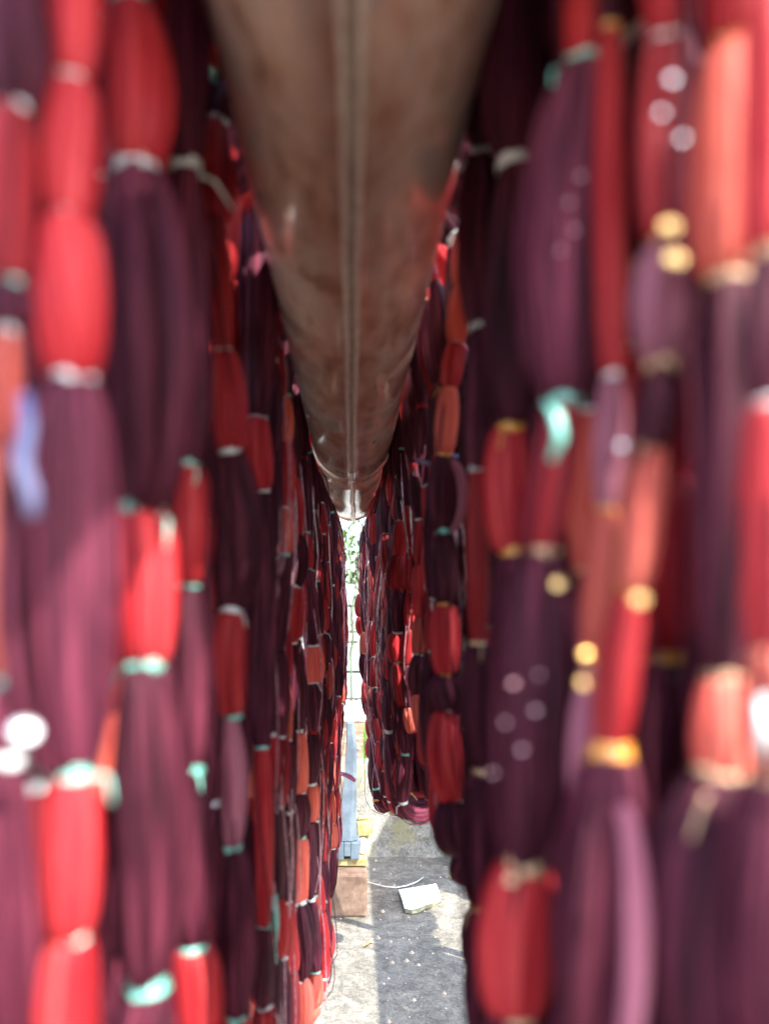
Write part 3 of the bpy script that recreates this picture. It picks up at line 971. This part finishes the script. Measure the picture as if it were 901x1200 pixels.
strip('plastic_strip', [P(30, 462, .142), P(34, 500, .141), P(26, 540, .140), P(38, 580, .140), P(40, 605, .141)], 0.0030, M['blue'], 'lavender blue plastic strip dangling by the left edge hank')
strip('plastic_strip', [P(320, 1040, .52), P(321, 1075, .515), P(319, 1110, .515), P(320, 1138, .52)], 0.008, M['mint'], 'long mint plastic strip low among the left hanks')
strip('plastic_strip', [P(322, 780, .53), P(321, 820, .525), P(319, 860, .525), P(318, 900, .53)], 0.003, M['blue'], 'thin blue strip beside the narrow sunlit-tinted red hank on the left')
strip('plastic_strip', [P(489, 540, .53), P(503, 543, .52), P(520, 541, .52), P(536, 534, .53)], 0.003, M['blue'], 'pale grey string looped across the right hanks below an orange tie')
strip('plastic_strip', [P(640, 470, .175), P(652, 490, .17), P(656, 512, .17), P(646, 540, .172)], 0.0024, M['mint'], 'mint strip curling over the red segments on the right')
strip('plastic_strip', [P(893, 820, .12), P(897, 850, .118), P(894, 885, .12)], 0.0022, M['white'], 'white strip added as a blurred highlight at the right edge')  # white strip put in to stand for a highlight

mb = MB()
for _ in range(520):
    x, y = random.uniform(-0.25, 0.42), random.uniform(1.15, 2.06)
    q = random.uniform(0.0008, 0.0035) if random.random() < 0.93 else random.uniform(0.004, 0.007)
    mb.add([(x + q, y, 0), (x, y + q, 0), (x - q, y, 0), (x, y - q, 0), (x, y, q * 0.9)], [(0, 1, 4), (1, 2, 4), (2, 3, 4), (3, 0, 4)])
tag(mb.build('grit', M['pebble'], smooth=False), 'fine grit and crumbs strewn on the concrete floor', 'grit', kind='stuff')
M['dryleaf'] = plain_mat('dry_leaf', (0.16, 0.10, 0.03), (0.34, 0.24, 0.09), 60, 0.8, 0.2, bump=0.2)
for (px, py, rz, nm) in ((425, 1112, 0.4, 'dry leaf on the sunlit strip of concrete'), (530, 1032, 1.9, 'dry leaf on the concrete right of the broken tile')):
    fx_, fy_, _ = floor_pt(px, py)
    lm = MB()
    ax = np.array((math.cos(rz), math.sin(rz), 0.1))
    sd = np.array((-math.sin(rz), math.cos(rz), 0.0))
    c0 = np.array((fx_, fy_, 0.004))
    L = 0.024
    lm.add([c0, c0 + ax * L * .35 + sd * L * .2 + (0, 0, .003), c0 + ax * L * .35, c0 + ax * L * .35 - sd * L * .2 + (0, 0, .004), c0 + ax * L * .7 + sd * L * .14 + (0, 0, .004), c0 + ax * L * .7 + (0, 0, .001), c0 + ax * L * .7 - sd * L * .14 + (0, 0, .005), c0 + ax * L],
           [(0, 2, 1), (0, 3, 2), (1, 2, 5, 4), (2, 3, 6, 5), (4, 5, 7), (5, 6, 7)])
    tag(lm.build('dry_leaf', M['dryleaf']), nm, 'leaf')

# ------------------------------------------------------------------ fence and plants beyond
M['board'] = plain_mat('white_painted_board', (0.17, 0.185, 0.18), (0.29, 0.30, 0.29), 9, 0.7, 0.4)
fe = empty('board_fence', (0, 5.45, 0))
tag(fe, 'low white board fence behind the dirt yard', 'fence')
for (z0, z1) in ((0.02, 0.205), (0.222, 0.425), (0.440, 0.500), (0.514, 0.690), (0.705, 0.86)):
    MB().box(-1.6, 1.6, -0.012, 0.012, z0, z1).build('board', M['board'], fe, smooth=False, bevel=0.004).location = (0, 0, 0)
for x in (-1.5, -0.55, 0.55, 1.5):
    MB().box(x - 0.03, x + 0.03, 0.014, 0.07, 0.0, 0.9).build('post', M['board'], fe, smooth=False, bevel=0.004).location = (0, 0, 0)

M['leaf'] = plain_mat('leaf_green', (0.04, 0.10, 0.02), (0.12, 0.22, 0.04), 3, 0.55, 0.4, bump=0)
M['stem'] = plain_mat('green_stem', (0.06, 0.10, 0.05), (0.12, 0.18, 0.09), 20, 0.6, 0.3)


def leaf_geo(mb, c, L, ax, up):
    ax = ax / (np.linalg.norm(ax) + 1e-9)
    sd = np.cross(ax, up)
    sd /= np.linalg.norm(sd) + 1e-9
    nn = np.cross(sd, ax)
    wv = L * 0.3
    v = [c, c + ax * L * 0.4 + sd * wv / 2 + nn * L * .05, c + ax * L * 0.4 - sd * wv / 2 + nn * L * .05, c + ax * L * 0.4, c + ax * L - nn * L * .12]
    mb.add(v, [(0, 1, 3), (0, 3, 2), (1, 4, 3), (3, 4, 2)])


pl = empty('young_plant', (0.02, 5.2, 0))
tag(pl, 'thin green climbing plant in front of the white board fence', 'plant')
sp = [P(412, 765, 5.2) - np.array((0, 0, 0.36)), P(411, 765, 5.2), P(414, 745, 5.2), P(411, 725, 5.2), P(414, 705, 5.2), P(419, 690, 5.2)]
mbs = MB().tube(sp, 0.007, 6)
mbs.build('stem', M['stem'], pl).location = (-pl.location.x, -pl.location.y, -pl.location.z)
ml = MB()
for _ in range(26):
    q = random.choice(sp[1:]) + np.array((0, 0, random.uniform(-.08, .08)))
    leaf_geo(ml, q, random.uniform(.04, .08), np.array((random.uniform(-1, 1), random.uniform(-1, .3), random.uniform(-.8, .6))), np.array((0, 0, 1.0)))
ml.build('leaves', M['leaf'], pl, smooth=False).location = (-pl.location.x, -pl.location.y, -pl.location.z)

bl = empty('grass_tuft', (0.08, 3.3, 0))
tag(bl, 'bright green leaf blades growing in the dirt beyond the low wall', 'plant')
for k in range(7):
    x0 = 0.075 + random.uniform(-.015, .03)
    q = [np.array((x0, 3.25, 0)), np.array((x0 + random.uniform(-.02, .02), 3.25, 0.07)), np.array((x0 + random.uniform(-.05, .05), 3.22, random.uniform(.12, .19)))]
    v, f = [], []
    for i, p in enumerate(q):
        ww = (0.010, 0.012, 0.002)[i]
        v += [p - np.array((ww, 0, 0)), p + np.array((ww, 0.004, 0))]
    f = [(0, 1, 3, 2), (2, 3, 5, 4)]
    link('blade', mesh('blade', v, f), M['leaf'], bl)


def bush(x, y, h, wdt, label, seed):
    rs = np.random.default_rng(seed)
    root = empty('bush', (x, y, 0))
    tag(root, label, 'bush', 'bushes beyond the board fence')
    tr = MB()
    for k in range(7):
        a = rs.uniform(0, 6.28)
        tip = np.array((math.cos(a) * wdt * .3, math.sin(a) * wdt * .3, h * rs.uniform(.6, .95)))
        tr.tube([(0, 0, -0.03), tip * 0.5 + rs.normal(0, .05, 3), tip], [0.03, 0.018, 0.006], 6)
    tr.build('trunk', M['stem'], root).location = (0, 0, 0)
    lf = MB()
    cl = [(rs.normal(0, wdt * .26), rs.normal(0, wdt * .26), rs.uniform(0.25, 1.0) * h) for _ in range(64)]
    for c in cl:
        for _ in range(38):
            q = np.array(c) + rs.normal(0, wdt * 0.09, 3)
            leaf_geo(lf, q, rs.uniform(.05, .11), rs.normal(0, 1, 3), np.array((0.1, 0.2, 1.0)))
    lf.build('crown', M['leaf'], root, smooth=False).location = (0, 0, 0)


bush(0.05, 6.3, 1.45, 1.3, 'leafy green bush rising over the fence in the gap under the pipe', 1)
bush(-1.3, 6.5, 1.6, 1.4, 'leafy green bush beyond the fence, left one', 2)
bush(1.5, 6.4, 1.5, 1.4, 'leafy green bush beyond the fence, right one', 3)
